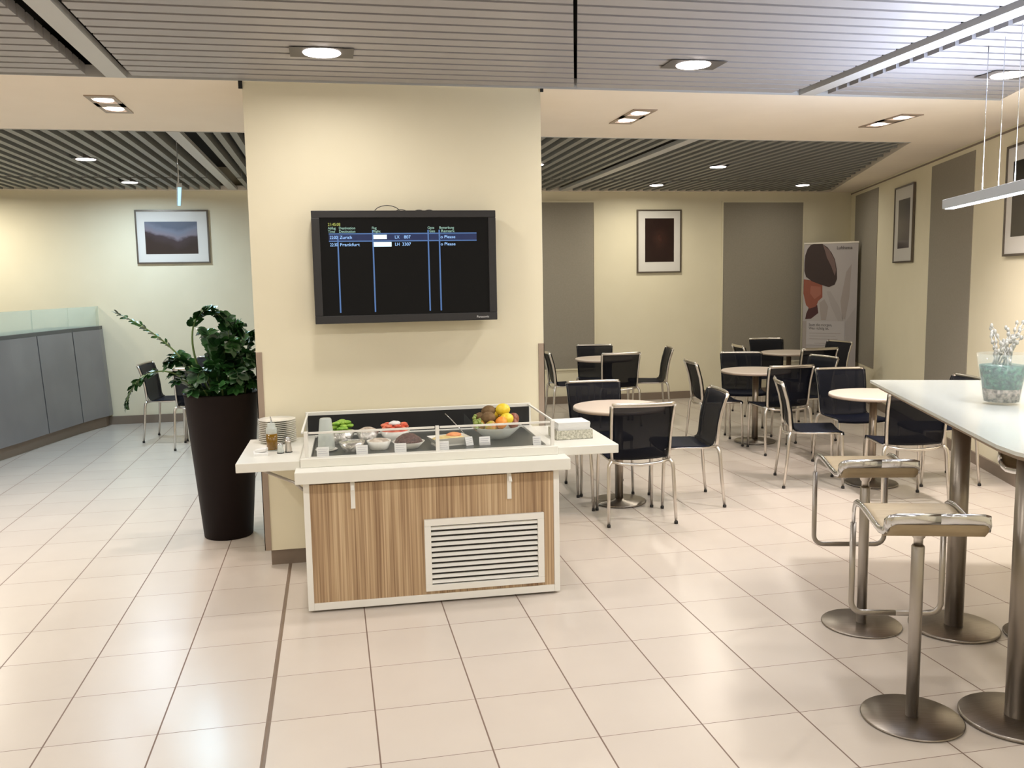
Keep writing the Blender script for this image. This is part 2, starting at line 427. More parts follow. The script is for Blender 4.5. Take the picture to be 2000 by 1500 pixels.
double_down(4.46, 1.95, 'double downlight in the plaster band nearest the right wall', 85)
double_down(-2.75, 2.35, 'double downlight left of the picture, throwing light on the left floor', 75)

# ------------------------------------------------------------ pendant lamps
def pendant(x, y, ang, L, z, label, wires, wid=.05, hgt=.035, pw=30, up=30, glow='lampcool', col=(.76,.85,1)):
    t = empty('linear_pendant_lamp', (x, y, z), ang, label, 'pendant lamp')
    # local: far end at y=0, runs to y=-L
    m = MB().box(-wid/2, wid/2, -L, 0, 0, hgt); m.build('housing', M['lamphouse'], t, .004)
    MB().box(-wid/2+.008, wid/2-.008, -L+.03, -.03, -.004, .001).build('diffuser', M[glow], t)
    for wx, wy in wires:
        MB().tube([(wx, wy, hgt-.002), (wx, wy, H-z+.03)], .0022, 6).build('suspension_wire', M['chrome'], t)
    light('lamp', 'AREA', (0, -L/2, -.01), pw, col, L*.95, t, rot=(0,0,R(90)), size_y=wid)
    if up: light('lamp', 'AREA', (0, -L/2, hgt+.01), up, (.66,.76,1), L*.95, t, rot=(R(180),0,R(90)), size_y=wid)
    return t
pendant(3.80, .41, R(-20), 2.4, 2.035, 'long slim pendant lamp on thin wires above the white bar table',
        [(0,-.53), (.012,-.71), (0,-.94), (.012,-1.09), (0,-2.0), (.012,-2.15)], .06, .052, 8, 62)
pendant(-1.03, 4.6, R(9), 1.66, 2.405, 'slim pendant lamp seen end-on, hanging in front of the landscape picture', [(0,-.3), (0,-1.3)], .04, .03, 30, 0, 'lampblue', (.5,.8,1))

# ------------------------------------------------------------ pictures
def frame_pic(name, label, Mx, w, h, mx0, mx1, mz0, mz1, pm, fr=.018):
    """Mx: matrix with local x along wall, y out of wall (towards room is -y), z up; origin bottom left"""
    t = empty(name, (0,0,0), 0, label, 'picture'); t.matrix_world = Mx
    m = MB().box(0,w,-.028,-.004,0,fr).box(0,w,-.028,-.004,h-fr,h).box(0,fr,-.028,-.004,fr,h-fr).box(w-fr,w,-.028,-.004,fr,h-fr)
    m.build('frame', M['frame'], t)
    MB().box(fr,w-fr,-.018,-.004,fr,h-fr).build('mat_board', M['matboard'], t)
    MB().box(mx0,mx1,-.0195,-.0180,mz0,mz1).build('print', pm, t)
    return t
def pic_mat(name, kind):
    m = mat(name, (.1,.1,.1), .25, coat=.5); N, L, b = nodes(m)
    tc = N.new('ShaderNodeTexCoord'); nz = N.new('ShaderNodeTexNoise'); nz.inputs['Scale'].default_value = 3.0; nz.inputs['Detail'].default_value = 6
    L.new(tc.outputs['Generated'], nz.inputs[0])
    sp = N.new('ShaderNodeSeparateXYZ'); L.new(tc.outputs['Generated'], sp.inputs[0])
    cr = N.new('ShaderNodeValToRGB'); e = cr.color_ramp.elements
    ad = N.new('ShaderNodeMath'); ad.operation = 'ADD'
    mu = N.new('ShaderNodeMath'); mu.operation = 'MULTIPLY_ADD'; mu.inputs[1].default_value = .35; L.new(nz.outputs[0], mu.inputs[0])
    if kind == 'valley':   # dark hills in a V, cloudy sky above
        d = N.new('ShaderNodeMath'); d.operation = 'SUBTRACT'; d.inputs[1].default_value = .62; L.new(sp.outputs[0], d.inputs[0])
        ab = N.new('ShaderNodeMath'); ab.operation = 'ABSOLUTE'; L.new(d.outputs[0], ab.inputs[0])
        k = N.new('ShaderNodeMath'); k.operation = 'MULTIPLY_ADD'; k.inputs[1].default_value = -.55; L.new(ab.outputs[0], k.inputs[0]); L.new(sp.outputs[2], k.inputs[2])
        L.new(k.outputs[0], mu.inputs[2]); e[0].position = .30; e[0].color = (.03,.018,.016,1); e[1].position = .95; e[1].color = (.10,.12,.17,1)
        x = e.new(.52); x.color = (.045,.030,.035,1); x = e.new(.62); x.color = (.20,.18,.22,1); x = e.new(.8); x.color = (.16,.18,.24,1)
    elif kind == 'ember':
        v = N.new('ShaderNodeVectorMath'); v.operation = 'DISTANCE'; v.inputs[1].default_value = (.5,.5,.55); L.new(tc.outputs['Generated'], v.inputs[0])
        L.new(v.outputs['Value'], mu.inputs[2]); e[0].position = .14; e[0].color = (.25,.12,.09,1); e[1].position = .75; e[1].color = (.02,.008,.007,1)
        x = e.new(.3); x.color = (.09,.035,.025,1)
    else:
        L.new(sp.outputs[2], mu.inputs[2]); e[0].position = .2; e[0].color = (.05,.04,.045,1); e[1].position = 1.0; e[1].color = (.05,.05,.07,1)
        x = e.new(.6); x.color = (.14,.12,.12,1)
        if kind == 'night': e[0].color = (.008,.006,.006,1); x.color = (.03,.02,.02,1); e[-1].color = (.006,.005,.006,1)
    L.new(mu.outputs[0], cr.inputs[0]); L.new(cr.outputs[0], b.inputs['Base Color']); return m
frame_pic('framed_picture', 'framed landscape photo of dark hills under clouds on the left rear wall', Matrix.Translation((-1.95, YF, 1.935)), .84, .64, .105, .705, .115, .50, pic_mat('valley_photo', 'valley'))
frame_pic('framed_picture', 'upright framed dark red picture between two grey blinds', Matrix.Translation((4.357, YF, 1.729)), .63, .84, .115, .525, .145, .725, pic_mat('dark_red_print', 'ember'))
def right_M(y, z):   # picture on the right wall, x runs towards the viewer
    p = Vector(wr(y, 0, z)); m = Matrix.Identity(4)
    X = Vector((-WD.x, -WD.y, 0)); Yv = Vector((-WN.x, -WN.y, 0))
    for i in range(3): m[i][0] = X[i]; m[i][1] = Yv[i]; m[i][2] = (0,0,1)[i]; m[i][3] = p[i]
    return m
frame_pic('framed_picture', 'upright framed grey picture on the right wall beyond the pendant lamp', right_M(5.12, 1.785), .735, .85, .16, .60, .16, .70, pic_mat('grey_print', 'grey'))
frame_pic('framed_picture', 'framed black picture on the right wall cut by the picture edge', right_M(2.10, 1.79), .84, .86, .13, .71, .15, .73, pic_mat('black_print', 'night'))

# ------------------------------------------------------------ television with flight board
TX0, TX1, TZ0, TZ1 = .214, 1.272, 1.440, 2.080; TY = 1.03
tv = empty('wall_television', ((TX0+TX1)/2, TY, TZ0), 0, 'flat flight information screen with dark grey bezel on the pillar', 'television')
w = TX1-TX0; h = TZ1-TZ0
MB().box(-w/2,w/2,0,.085,0,.045).box(-w/2,w/2,0,.085,h-.04,h).box(-w/2,-w/2+.045,0,.085,.045,h-.04).box(w/2-.045,w/2,0,.085,.045,h-.04).build('bezel', M['tvframe'], tv, .003)
MB().box(-w/2+.04,w/2-.04,.012,.08,.04,h-.035).build('screen', M['screen'], tv)
MB().box(-.22,.22,.08,.13,.12,h-.12).build('wall_bracket', M['black'], tv)
cb = MB()
for k, (xa, rr) in enumerate(((-.17,.075), (-.05,.035), (.06,.03), (.12,.03))):
    cb.tube([(xa+rr*(1-cos(pi*t/8)) , .10, h-.005+rr*sin(pi*t/8)*(.5 if k else .55)) for t in range(9)], .0022, 6)
cb.build('cable', M['black'], tv)
MXZ = Matrix(((1,0,0,0),(0,0,1,0),(0,1,0,0),(0,0,0,1)))  # text xy -> xz plane
def txt_on(parent, body, size, m, x, yy, z, sx=1.0, name='text_line', align='LEFT'):
    Mm = Matrix.Translation((x, yy, z)) @ Matrix.Rotation(R(90), 4, 'X')
    return text(name, body, size, m, parent, Mm, align, sx)
def sx_(px): return (px-790.5)*(w/355.0)         # along the screen
cx = lambda X: X - (TX0+TX1)/2
bl = MB(); bd = MB()
for z, x1 in ((.510,.415), (.468,.415)): bl.box(-.435, x1, .0095, .0115, z-.003, z+.003)
bd.box(-.435,.415,.0100,.0112,.471,.507)
for xv, zt in ((-.385,.52), (-.187,.55), (.131,.55), (.196,.55)): bl.box(xv-.004, xv+.004, .0090, .0110, .062, zt-.02)
bl.build('column_lines', M['scrblue'], tv); bd.build('blue_band', M['scrband'], tv)
t_ = lambda s_, size, m, x, z, sx=1: txt_on(tv, s_, size, M[m], x, .009, z, sx)
t_('21:45:08', .024, 'scryell', -.438, .555, .85)
t_('Abflug', .021, 'scrgreen', -.438, .535, .8); t_('Time', .021, 'scrgreen', -.438, .516, .9)
t_('Destination', .021, 'scrgreen', -.378, .535, .95); t_('Destination', .021, 'scrgreen', -.378, .516, .95)
t_('Flug', .021, 'scrgreen', -.192, .535, .8); t_('Flight', .021, 'scrgreen', -.188, .516, 1)
t_('Gate', .021, 'scrgreen', .128, .535, .95); t_('Gate', .021, 'scrgreen', .138, .516, .8)
t_('Bemerkung', .021, 'scrgreen', .196, .535, .9); t_('Remark', .021, 'scrgreen', .206, .516, 1.2)
t_('22:00', .026, 'scrbluet', -.430, .481, .75); t_('Zurich', .026, 'scrbluet', -.375, .481, 1.0)
t_('22:30', .026, 'scrbluet', -.430, .440, .75); t_('Frankfurt', .026, 'scrbluet', -.375, .440, 1.15)
MB().box(-.186,-.108,.009,.0108,.479,.503).box(-.186,-.082,.009,.0108,.436,.462).build('airline_box', M['scrwhite'], tv)
t_('LX', .026, 'scrbluet', -.063, .481, .9); t_('807', .026, 'scrbluet', -.010, .481, 1); t_('LH', .026, 'scrbluet', -.063, .440, .9); t_('3307', .026, 'scrbluet', -.022, .440, 1)
t_('o Please', .024, 'scrbluet', .202, .481, 1.1); t_('o Please', .024, 'scrbluet', .202, .440, 1.1)
txt_on(tv, 'Panasonic', .019, M['logo'], w/2-.125, -.001, .014, 1.0, 'logo_text')

# ------------------------------------------------------------ chairs
def make_chair():
    t = empty('mesh_chair')
    seg = lambda a, b, n: [tuple(Vector(a).lerp(Vector(b), i/n)) for i in range(n+1)]
    for sx in (-1, 1):
        l = MB().tube([(sx*.192,.205,.443),(sx*.196,.212,.425),(sx*.200,.218,.30),(sx*.205,.228,.012)], [.012,.012,.012,.010], 10).build('leg', M['alu'], t)
        MB().lathe([(.010,0),(.013,.002),(.013,.016),(.011,.02)], 12, (sx*.205,.228)).build('foot_cap', M['rubber'], l)
        l = MB().tube([(sx*.198,-.172,.445),(sx*.207,-.178,.436),(sx*.220,-.186,.418),(sx*.226,-.192,.38),(sx*.231,-.205,.2),(sx*.236,-.226,.012)], [.012,.013,.014,.013,.012,.010], 10).build('leg', M['alu'], t)
        MB().lathe([(.010,0),(.013,.002),(.013,.016),(.011,.02)], 12, (sx*.236,-.226)).build('foot_cap', M['rubber'], l)
    # seat frame: side rails, front and rear cross bars
    fr = MB()
    for sx in (-1, 1): fr.tube([(sx*.195,.212,.440),(sx*.195,.1,.440),(sx*.196,-.05,.438),(sx*.198,-.172,.445)], .010, 10)
    fr.tube([(-.195,.212,.440),(-.1,.212,.425),(0,.212,.420),(.1,.212,.425),(.195,.212,.440)], .010, 10)
    fr.tube([(-.198,-.175,.440),(-.13,-.190,.424),(0,-.200,.415),(.13,-.190,.424),(.198,-.175,.440)], .011, 10)
    fr.build('seat_frame', M['alu'], t)
    bf = MB()
    P = [(-.172,.445),(-.178,.50),(-.186,.60),(-.205,.70),(-.232,.79),(-.248,.832)]
    for sx in (-1, 1):
        bf.strip([(sx*(.198+.004*k), y, z) for k, (y, z) in enumerate(P)], [(1,0,0)]*6, .009, .013)
    top = [(.218*s_, -.246-.020*(1-s_*s_), .832) for s_ in [i/6-1 for i in range(13)]]
    bf.strip(top, [(0,1,0)]*13, .007, .015)
    bf.build('back_frame', M['alu'], t)
    xs = [-.208+.208/6*i for i in range(13)]
    def rows(prof, sag):
        return [[(x, y - sg*(1-(x/.208)**2), z - (sag if k_ in () else 0)*(1-(x/.208)**2)) for x in xs] for k_, (y, z, sg) in enumerate(prof)]
    seat = [(.228,.425,0),(.227,.447,0),(.210,.457,0),(.12,.455,0),(.03,.453,0),(-.06,.451,0),(-.12,.452,.004)]
    sr = [[(x, y - sg*(1-(x/.208)**2), z - .012*(1-(x/.208)**2)) for x in xs] for (y,z,sg) in seat]
    MB().sheet(sr[::-1], .005).build('seat', M['seatmesh'], t)
    back = [(-.12,.452,.004),(-.142,.464,.012),(-.154,.49,.018),(-.161,.55,.020),(-.170,.62,.020),(-.186,.70,.020),(-.211,.785,.020),(-.226,.826,.020)]
    xw = lambda z: 1+.09*max(0, z-.46)/.37
    br = [[(x*xw(z), y - sg*(1-(x/.208)**2), z - (.012 if k == 0 else .006 if k == 1 else 0)*(1-(x/.208)**2)) for x in xs] for k, (y,z,sg) in enumerate(back)]
    MB().sheet(br[::-1], .004).build('backrest', M['backmesh'], t)
    return t
chair0 = make_chair(); used = [False]
def chair(x, y, h, label, group):
    o = chair0 if not used[0] else copy_tree(chair0)
    used[0] = True
    o.location = (x, y, 0); o.rotation_euler = (0, 0, R(h)); tag(o, label, 'chair', group); return o
G1, G2, G3, G4, G5, G6 = ['chairs around the round table ' + s_ for s_ in ('beside the buffet counter', 'in the middle of the room', 'behind the bar table', 'by the banner', 'by the blind next to the pillar', 'behind the plant')]
chair(2.33, 1.635, -3, 'navy mesh chair with its back to us at the pink-lit table by the buffet', G1)
chair(2.86, 1.975, 83, 'navy mesh chair in side view right of the table by the buffet', G1)
chair(2.36, 2.51, 176, 'navy mesh chair facing us behind the table by the buffet', G1)
chair(1.88, 2.07, -90, 'chair mostly hidden by the pillar, left of the table by the buffet', G1)
chair(4.46, 3.55, -2, 'dark mesh chair with its back to us at the middle round table', G2)
chair(4.03, 4.06, -98, 'dark mesh chair side-on at the left of the middle round table', G2)
chair(4.60, 4.59, 160, 'dark mesh chair facing us behind the middle round table', G2)
chair(4.99, 4.04, 97, 'dark mesh chair right of the middle round table, half hidden', G2)
chair(4.04, 2.27, -110, 'navy mesh chair side-on at the left of the table beside the bar table', G3)
chair(4.40, 1.56, -13, 'mesh chair with its back to us under the edge of the bar table', G3)
chair(5.05, 2.06, 82, 'mesh chair behind the bar table with only its top rail and feet showing', G3)
chair(4.70, 2.73, 172, 'navy mesh chair facing us behind the table beside the bar table', G3)
chair(5.88, 6.42, 168, 'dark mesh chair facing us behind the farthest table near the banner', G4)
chair(5.72, 5.21, 0, 'dark mesh chair with its back to us before the farthest table by the banner', G4)
chair(6.26, 5.80, 98, 'dark mesh chair standing right in front of the banner', G4)
chair(5.34, 5.72, -98, 'dark mesh chair left of the farthest table near the banner', G4)
chair(2.98, 5.83, -93, 'dark mesh chair side-on beside the pillar edge at the far left table', G5)
chair(3.47, 6.30, 165, 'dark mesh chair facing us by the grey blind at the far left table', G5)
chair(3.47, 5.49, -4, 'dark mesh chair with its back to us at the far left table', G5)
chair(4.00, 5.84, 78, 'dark mesh chair in side view right of the far left table', G5)
chair(-1.46, 6.02, -99, 'dark mesh chair in side view between the reception desk and the plant', G6)
chair(-1.07, 5.46, 0, 'chair with its back to us hidden behind the tall planter', G6)
chair(-1.03, 6.48, 180, 'chair facing us behind the plant leaves at the rear wall', G6)

# round tables
def make_rt():
    t = empty('round_table')
    tp = MB().lathe([(.325,.705),(.338,.712),(.340,.722),(.336,.730)], 56).build('table_top', M['tabletop'], t)
    MB().lathe([(.335,.703),(.3405,.7075),(.3405,.7195),(.338,.7215)], 56, cap=False).build('edge_band', M['tedge'], tp)
    MB().lathe([(.030,.012),(.030,.70)], 24).lathe([(.11,.690),(.11,.704)], 24).build('post', M['post'], t)
    b = MB().lathe([(.198,.004),(.202,.007),(.202,.013),(.197,.016),(.05,.019),(.034,.03)], 48).build('base_plate', M['disc'], t)
    return t
rt0 = make_rt()
for k, (x, y, lb) in enumerate(((2.37, 2.07, 'round table beside the buffet counter, its top lit pinkish'), (4.46, 4.03, 'round table in the middle behind the chair with its back turned'),
        (4.49, 2.09, 'round table partly covered by the corner of the bar table'), (5.81, 5.83, 'round table farthest back in front of the banner'),
        (3.45, 5.88, 'round table in front of the blind next to the pillar'), (-1.03, 5.95, 'round table hidden behind the planter in the left room'))):
    o = rt0 if k == 0 else copy_tree(rt0)
    o.location = (x, y, 0); tag(o, lb, 'table', 'small round tables')

# ------------------------------------------------------------ bar table
BD = Vector((.363, .932)).normalized(); BN = Vector((BD.y, -BD.x))    # along the table (away), and to the right
bt = empty('bar_table', (3.400, .514, 0), 0, 'tall bar table with white glass top and steel column legs', 'table')
def bt_pt(a, b): q = BD*a+BN*b; return (q.x, q.y)
WB = 1.10; LB = 2.56; pts = []
for (a, b, ra, s0) in ((0, 0, .03, 0), (0, WB, .03, 1), (-LB, WB, .5, 2), (-LB, 0, .5, 3)):
    ca = a-ra if a == 0 else a+ra; cb_ = b+ra if b == 0 else b-ra
    for k in range(7):
        th = R(15*k); 
        if s0 == 0: q = (ca+ra*sin(th), cb_-ra*cos(th))
        if s0 == 1: q = (ca+ra*cos(th), cb_+ra*sin(th))
        if s0 == 2: q = (ca-ra*sin(th), cb_+ra*cos(th))
        if s0 == 3: q = (ca-ra*cos(th), cb_-ra*sin(th))
        pts.append(bt_pt(*q))
MB().prism(pts[::-1], 1.036, 1.050).build('table_top', M['bartop'], bt)
ins = [(Vector(p) - Vector(bt_pt(-LB/2, WB/2)))*.94 + Vector(bt_pt(-LB/2, WB/2)) for p in pts]
MB().prism([(p.x, p.y) for p in ins][::-1], 1.010, 1.036).build('under_frame', M['guard'], bt)
lp = [(3.134,-.62), (2.767,-1.438), (3.89,-.95), (3.53,-1.76)]
for x, y in lp:
    x -= 3.400; y -= .514
    l = MB().lathe([(.041,.012),(.041,1.012)], 28, (x, y)).build('leg', M['barleg'], bt)
    MB().lathe([(.190,0),(.199,.004),(.199,.012),(.192,.016),(.05,.018)], 56, (x, y)).build('base_plate', M['disc'], l)

# ------------------------------------------------------------ stools
def make_stool():
    t = empty('bar_stool')
    MB().lathe([(.178,0),(.183,.003),(.183,.007),(.179,.010),(.03,.012)], 56).build('base_plate', M['disc'], t)
    MB().lathe([(.023,.01),(.023,.672),(.020,.676)], 24).build('post', M['steel'], t)
    MB().lathe([(.0165,.67),(.0165,.700),(.022,.706),(.034,.742),(.036,.752)], 24).build('seat_mount', M['alu'], t)
    prof = [(-.192,.826),(-.192,.808),(-.182,.785),(-.160,.766),(-.125,.757),(-.08,.757),(-.02,.765),(.05,.778),(.11,.788),(.16,.790),(.185,.786)]
    xs = [-.165+.0275*i for i in range(13)]
    MB().sheet([[(x, y, z) for x in xs] for y, z in prof], .010).build('seat', M['ply'], t)
    # continuous flat steel frame: side rails, raised back, down to the foot rest
    side = [(-.150,.790-.02),(-.10,.764),(-.03,.770),(.05,.784),(.12,.794),(.175,.792),(.205,.776),(.217,.745),(.219,.70),(.219,.42)]
    def half(sx):
        p = [(sx*.172, y, z) for y, z in side]; l = [(1,0,0)]*len(p); return p, l
    c = .045; P = []; Lt = []
    # start middle of foot rest bar, corner, up, forward rail, back corner, back bar centre
    zf = .33
    for sx in (1,):
        P += [(0,.219,zf)]; Lt += [(0,1,0)]
        for k in range(7):
            th = R(90-15*k); P.append((.172-c+c*cos(th), .219, zf+c-c*sin(th))); Lt.append((0,1,0))
        s_ = side[::-1]
        for i, (y, z) in enumerate(s_): P.append((.172, y, z)); Lt.append((0,1,0) if i < 1 else (1,0,0))
        P += [(.172,-.170,.795),(.170,-.184,.812),(.160,-.194,.823),(.140,-.199,.826),(.09,-.200,.826),(0,-.200,.826)]
        Lt += [(1,0,0),(1,-.4,0),(.7,-.7,0),(.3,-1,0),(0,-1,0),(0,-1,0)]
    # vertical parts keep the thin side outward
    foot = MB(); rim = MB()
    n = 9
    FP = [(0,.219,zf)] + [(.172-c+c*cos(R(90-15*k)), .219, zf+c-c*sin(R(90-15*k))) for k in range(7)] + [(.172,.219,.42),(.172,.219,.70)]
    for sx in (1,-1):
        q = [(sx*x, y, z) for x, y, z in FP]; foot.strip(q, [(0,1,0)]*len(q), .0055, .011)
        top = [(.172,.219,.70),(.172,.217,.745),(.172,.205,.776),(.172,.175,.790),(.172,.12,.793),(.172,.05,.784),(.172,-.03,.770),(.172,-.10,.763),(.172,-.145,.770),(.172,-.172,.792)]
        rim.strip([(sx*x, y, z) for x, y, z in top], [(1,0,0)]*len(top), .0055, .013)
        bk = [(.172,-.168,.790),(.1715,-.183,.808),(.163,-.196,.822),(.145,-.202,.828),(.09,-.203,.829),(0,-.203,.829)]
        rim.strip([(sx*x, y, z) for x, y, z in bk], [(sx,0,0),(sx,-.3,0),(sx*.7,-.7,0),(sx*.2,-1,0),(0,-1,0),(0,-1,0)], .006, .019)
    foot.build('foot_rest', M['steel'], t); rim.build('seat_rim', M['chrome'], t)
    return t
st0 = make_stool()
for k, (x, y, h, lb) in enumerate(((2.395, -1.341, -17, 'nearest bar stool with plywood seat, in front of the bar table'), (2.742, -.477, -15, 'second bar stool with plywood seat, behind the nearest one at the left'),
        (3.475, -.815, 163, 'bar stool tucked under the bar table, cut off by the picture edge'))):
    o = st0 if k == 0 else copy_tree(st0)
    o.location = (x, y, 0); o.rotation_euler = (0,0,R(h)); tag(o, lb, 'stool', 'bar stools at the high table')

# ------------------------------------------------------------ vase on bar table
va = empty('glass_vase', (3.40, -.545, 1.050), 0, 'glass vase of teal glass chips and pale dried twigs on the bar table', 'vase')
MB().lathe([(.076,0),(.080,.004),(.115,.240),(.111,.240),(.077,.012),(0.0,.012)], 32, cap=False).build('glass_cup', M['vglass'], va)
M['teal'] = noise_mat('teal_glass_chips', (.002,.035,.045), (.05,.17,.12), 55, .25, 4, bump=.8)
M['shell'] = noise_mat('shells_and_pebbles', (.05,.03,.025), (.40,.33,.28), 60, .5, 4, bump=.8)
MB().lathe([(0,.014),(.074,.014),(.083,.075),(0,.075)], 28).build('shell_layer', M['shell'], va)
MB().lathe([(0,.0755),(.083,.0755),(.100,.185),(.06,.190),(0,.187)], 28).build('glass_chip_layer', M['teal'], va)
tw = MB(); random.seed(3)
M['twig'] = mat('bleached_twig', (.44,.43,.39), .6)
for k in range(13):
    a = random.uniform(-.6, .8) if k < 8 else random.uniform(0, 6.28)
    lean = random.uniform(.15, .9); Lk = random.uniform(.16, .28)
    p = Vector((random.uniform(-.04,.04), random.uniform(-.04,.04), .185)); d = Vector((cos(a)*lean*.6-.1*(k % 3), sin(a)*lean*.5, 1)).normalized(); pts = [p.copy()]
    for i in range(7):
        d = (d + Vector((random.uniform(-.25,.3), random.uniform(-.25,.25), -.10*i*.35))).normalized(); p = p + d*Lk/7; pts.append(p.copy())
    tw.tube(pts, [.0045-.0004*i for i in range(8)], 6)
    for i in range(2, 8): tw.blob(pts[i]+Vector((random.uniform(-.008,.008),)*3), .008, .008, .012, 6, 4)
tw.build('dried_twigs', M['twig'], va)

# ------------------------------------------------------------ buffet counter
bc = empty('buffet_counter', (.13, .315, 0), R(-1.1), 'chilled salad buffet counter with wood-grain front, white frame and vent', 'buffet counter')
W = 1.318; D = .79
b = MB().box(0,.030,0,D,.012,.70).box(W-.030,W,0,D,.012,.70).box(.030,W-.030,0,.03,.012,.050).box(.03,W-.03,.02,D,.012,.05)
b.build('carcass_frame', M['white2'], bc, .002)
for fx in (.05, W-.05):
    for fy in (.05, D-.05): MB().lathe([(.018,0),(.018,.012)], 14, (fx, fy)).build('foot', M['rubber'], bc)
MB().box(.030,W-.030,.006,.028,.050,.665).build('wood_panel', M['wood'], bc)
MB().box(.03,W-.03,D-.02,D,.05,.665).build('rear_panel', M['white'], bc)
v = MB(); vx0, vx1, vz0, vz1 = .600, 1.232, .070, .452
v.box(vx0,vx1,-.012,.006,vz0,vz0+.034).box(vx0,vx1,-.012,.006,vz1-.034,vz1).box(vx0,vx0+.034,-.012,.006,vz0+.034,vz1-.034).box(vx1-.034,vx1,-.012,.006,vz0+.034,vz1-.034)
ve = v.build('vent_grille', M['white2'], bc, .002)
MB().box(vx0+.03,vx1-.03,.0045,.0058,vz0+.03,vz1-.03).build('vent_opening', M['black'], ve)
n = 11; hz = (vz1-vz0-.068)/n; lv = MB()
for i in range(n):
    z = vz0+.034+hz*(i+.5); lv.obox(((vx0+vx1)/2, -.003, z), ((vx1-vx0)/2-.032,0,0), (0,.0070,.0070), (0,-.0012,.0012))
lv.build('louvre_blades', M['white2'], ve)
for xb in (.244, 1.050):
    m = MB().box(xb-.011,xb+.011,-.004,.006,.535,.682); m.obox((xb, -.022, .66), (.008,0,0), (0,.024,.024), (0,.003,-.003)); m.build('shelf_bracket', M['white2'], bc)
# tray shelf in front and top rim
MB().box(-.036,W+.052,-.050,.115,.682,.744).build('tray_shelf', M['white'], bc, .004)
tr = MB().box(-.012,W+.012,.06,.115,.744,.790).box(-.012,.040,.115,D-.03,.70,.790).box(W-.04,W+.012,.115,D-.03,.70,.790).box(-.012,W+.012,D-.03,D+.015,.665,.790)
tr.build('top_rim', M['white'], bc, .003)
MB().box(-.012,W+.012,D-.012,D+.012,.790,.925).build('rear_upstand', M['white'], bc, .002)
MB().box(.0,W,D-.018,D-.012,.72,.905).build('rear_lining', M['black'], bc)
# well
wl = MB().box(.04,W-.04,.115,D-.03,.690,.700).box(.04,.048,.115,D-.03,.70,.776).box(W-.048,W-.04,.115,D-.03,.70,.775).box(.04,W-.04,.115,.121,.70,.78)
wl.build('well', M['black'], bc)
MB().box(.05,W-.05,.125,D-.035,.776,.784).build('cooling_tray', M['tray'], bc)
for xp in (.020, .690, W-.012): MB().box(xp-.010,xp+.010,.082,.098,.786,.925).build('glass_post', M['white2'], bc, .002)
for xa, xb in ((.034,.676), (.704,W-.026)):
    gl = MB().box(xa,xb,.086,.092,.792,.915).build('sneeze_guard', M['glass'], bc)
    MB().box(xa,xb,.084,.094,.912,.922).build('top_edge', M['white2'], gl)
for xa in (-.002, W-.004):
    gl = MB().box(xa,xa+.006,.10,D-.014,.792,.915).build('side_glass', M['glass'], bc)
    MB().box(xa-.002,xa+.008,.10,D-.014,.912,.921).build('top_edge', M['white2'], gl)
MB().box(.915,.919,.13,D-.04,.784,.880).build('glass_divider', M['glass'], bc)
# side shelves
for nm, xa, xb in (('side_shelf', -.330, -.014), ('side_shelf', W+.014, W+.352)):
    m = MB().box(xa,xb,.075,.785,.732,.780).build(nm, M['white'], bc, .004)
MB().tube([(-.30,.30,.731),(-.05,.12,.66),(-.002,.10,.62)], .008, 8).build('shelf_strut', M['steel'], bc)
# helper: counter local -> world
Rb = Matrix.Translation((.13,.315,0)) @ Matrix.Rotation(R(-1.1), 4, 'Z')
def cw(x, y, z): return tuple(Rb @ Vector((x, y, z)))

# ------------------------------------------------------------ things on the counter
def solid(name, label, cat, loc, group=None, rz=0): return empty(name, loc, rz, label, cat, group)
TR = .784
def cup_prof(rb, rt, hh, t=.004): return [(rb,0),(rt,hh),(rt-t,hh),(rb-t,t),(0,t)]
# tall cloudy carafe
o = solid('plastic_carafe', 'tall cloudy plastic carafe on a white saucer at the left end of the buffet', 'carafe', cw(.115,.30,TR))
MB().lathe([(.046,.012),(.043,.06),(.031,.17),(.027,.175),(0,.176)], 24, cap=False).build('body', M['clearpl'], o); MB().lathe([(.040,0),(.058,.006),(.059,.009),(.05,.006),(0,.006)], 30, cap=False).build('saucer', M['china'], o)
# lettuce bowl
M['lettuce'] = noise_mat('green_lettuce', (.15,.36,.02), (.42,.62,.10), 30, .5, 4, bump=.5)
M['mush'] = noise_mat('onion_slices', (.35,.27,.20), (.68,.60,.50), 35, .5, 4, bump=.4)
M['tomato'] = noise_mat('sliced_tomato', (.62,.05,.02), (.85,.25,.14), 28, .3, 4)
M['beans'] = noise_mat('brown_kidney_beans', (.05,.015,.012), (.13,.05,.04), 90, .4, 4, bump=1)
M['cheese'] = noise_mat('yellow_pastry', (.62,.45,.16), (.80,.66,.32), 22, .5, 4, bump=.3)
M['orangefood'] = noise_mat('orange_salmon', (.75,.25,.07), (.85,.45,.18), 22, .4, 4)
M['foil'] = noise_mat('crinkled_glass', (.50,.49,.45), (.9,.88,.84), 40, .15, 4, metal=.7, bump=1)
def bowl(name, label, cat, x, y, rb, rt, hh, m, foodm, fname, dome, grp='bowls and dishes in the buffet well'):
    o = solid(name, label, cat, cw(x,y,TR), grp)
    MB().lathe(cup_prof(rb,rt,hh), 28, cap=False).build('body', m, o)
    f = MB(); rr = rt-.006
    f.lathe([(rb-.005,.006),(rr-.004,hh-.008),(rr*.8,hh-.002+dome*.4),(rr*.4,hh+dome*.85),(0,hh+dome)], 24)
    f.build(fname, foodm, o); return o
o = bowl('salad_bowl', 'glass bowl of green lettuce behind the carafe', 'bowl', .195,.52,.05,.075,.065,M['foil'],M['lettuce'],'food',.015)
random.seed(5); lf = MB()
for k in range(22):
    a = random.uniform(0,6.28); r_ = random.uniform(0,.055); cx_, cy_ = r_*cos(a), r_*sin(a)
    lf.blob((cx_,cy_,.085+random.uniform(0,.035)), .024,.020,.010, 8, 5, .25)
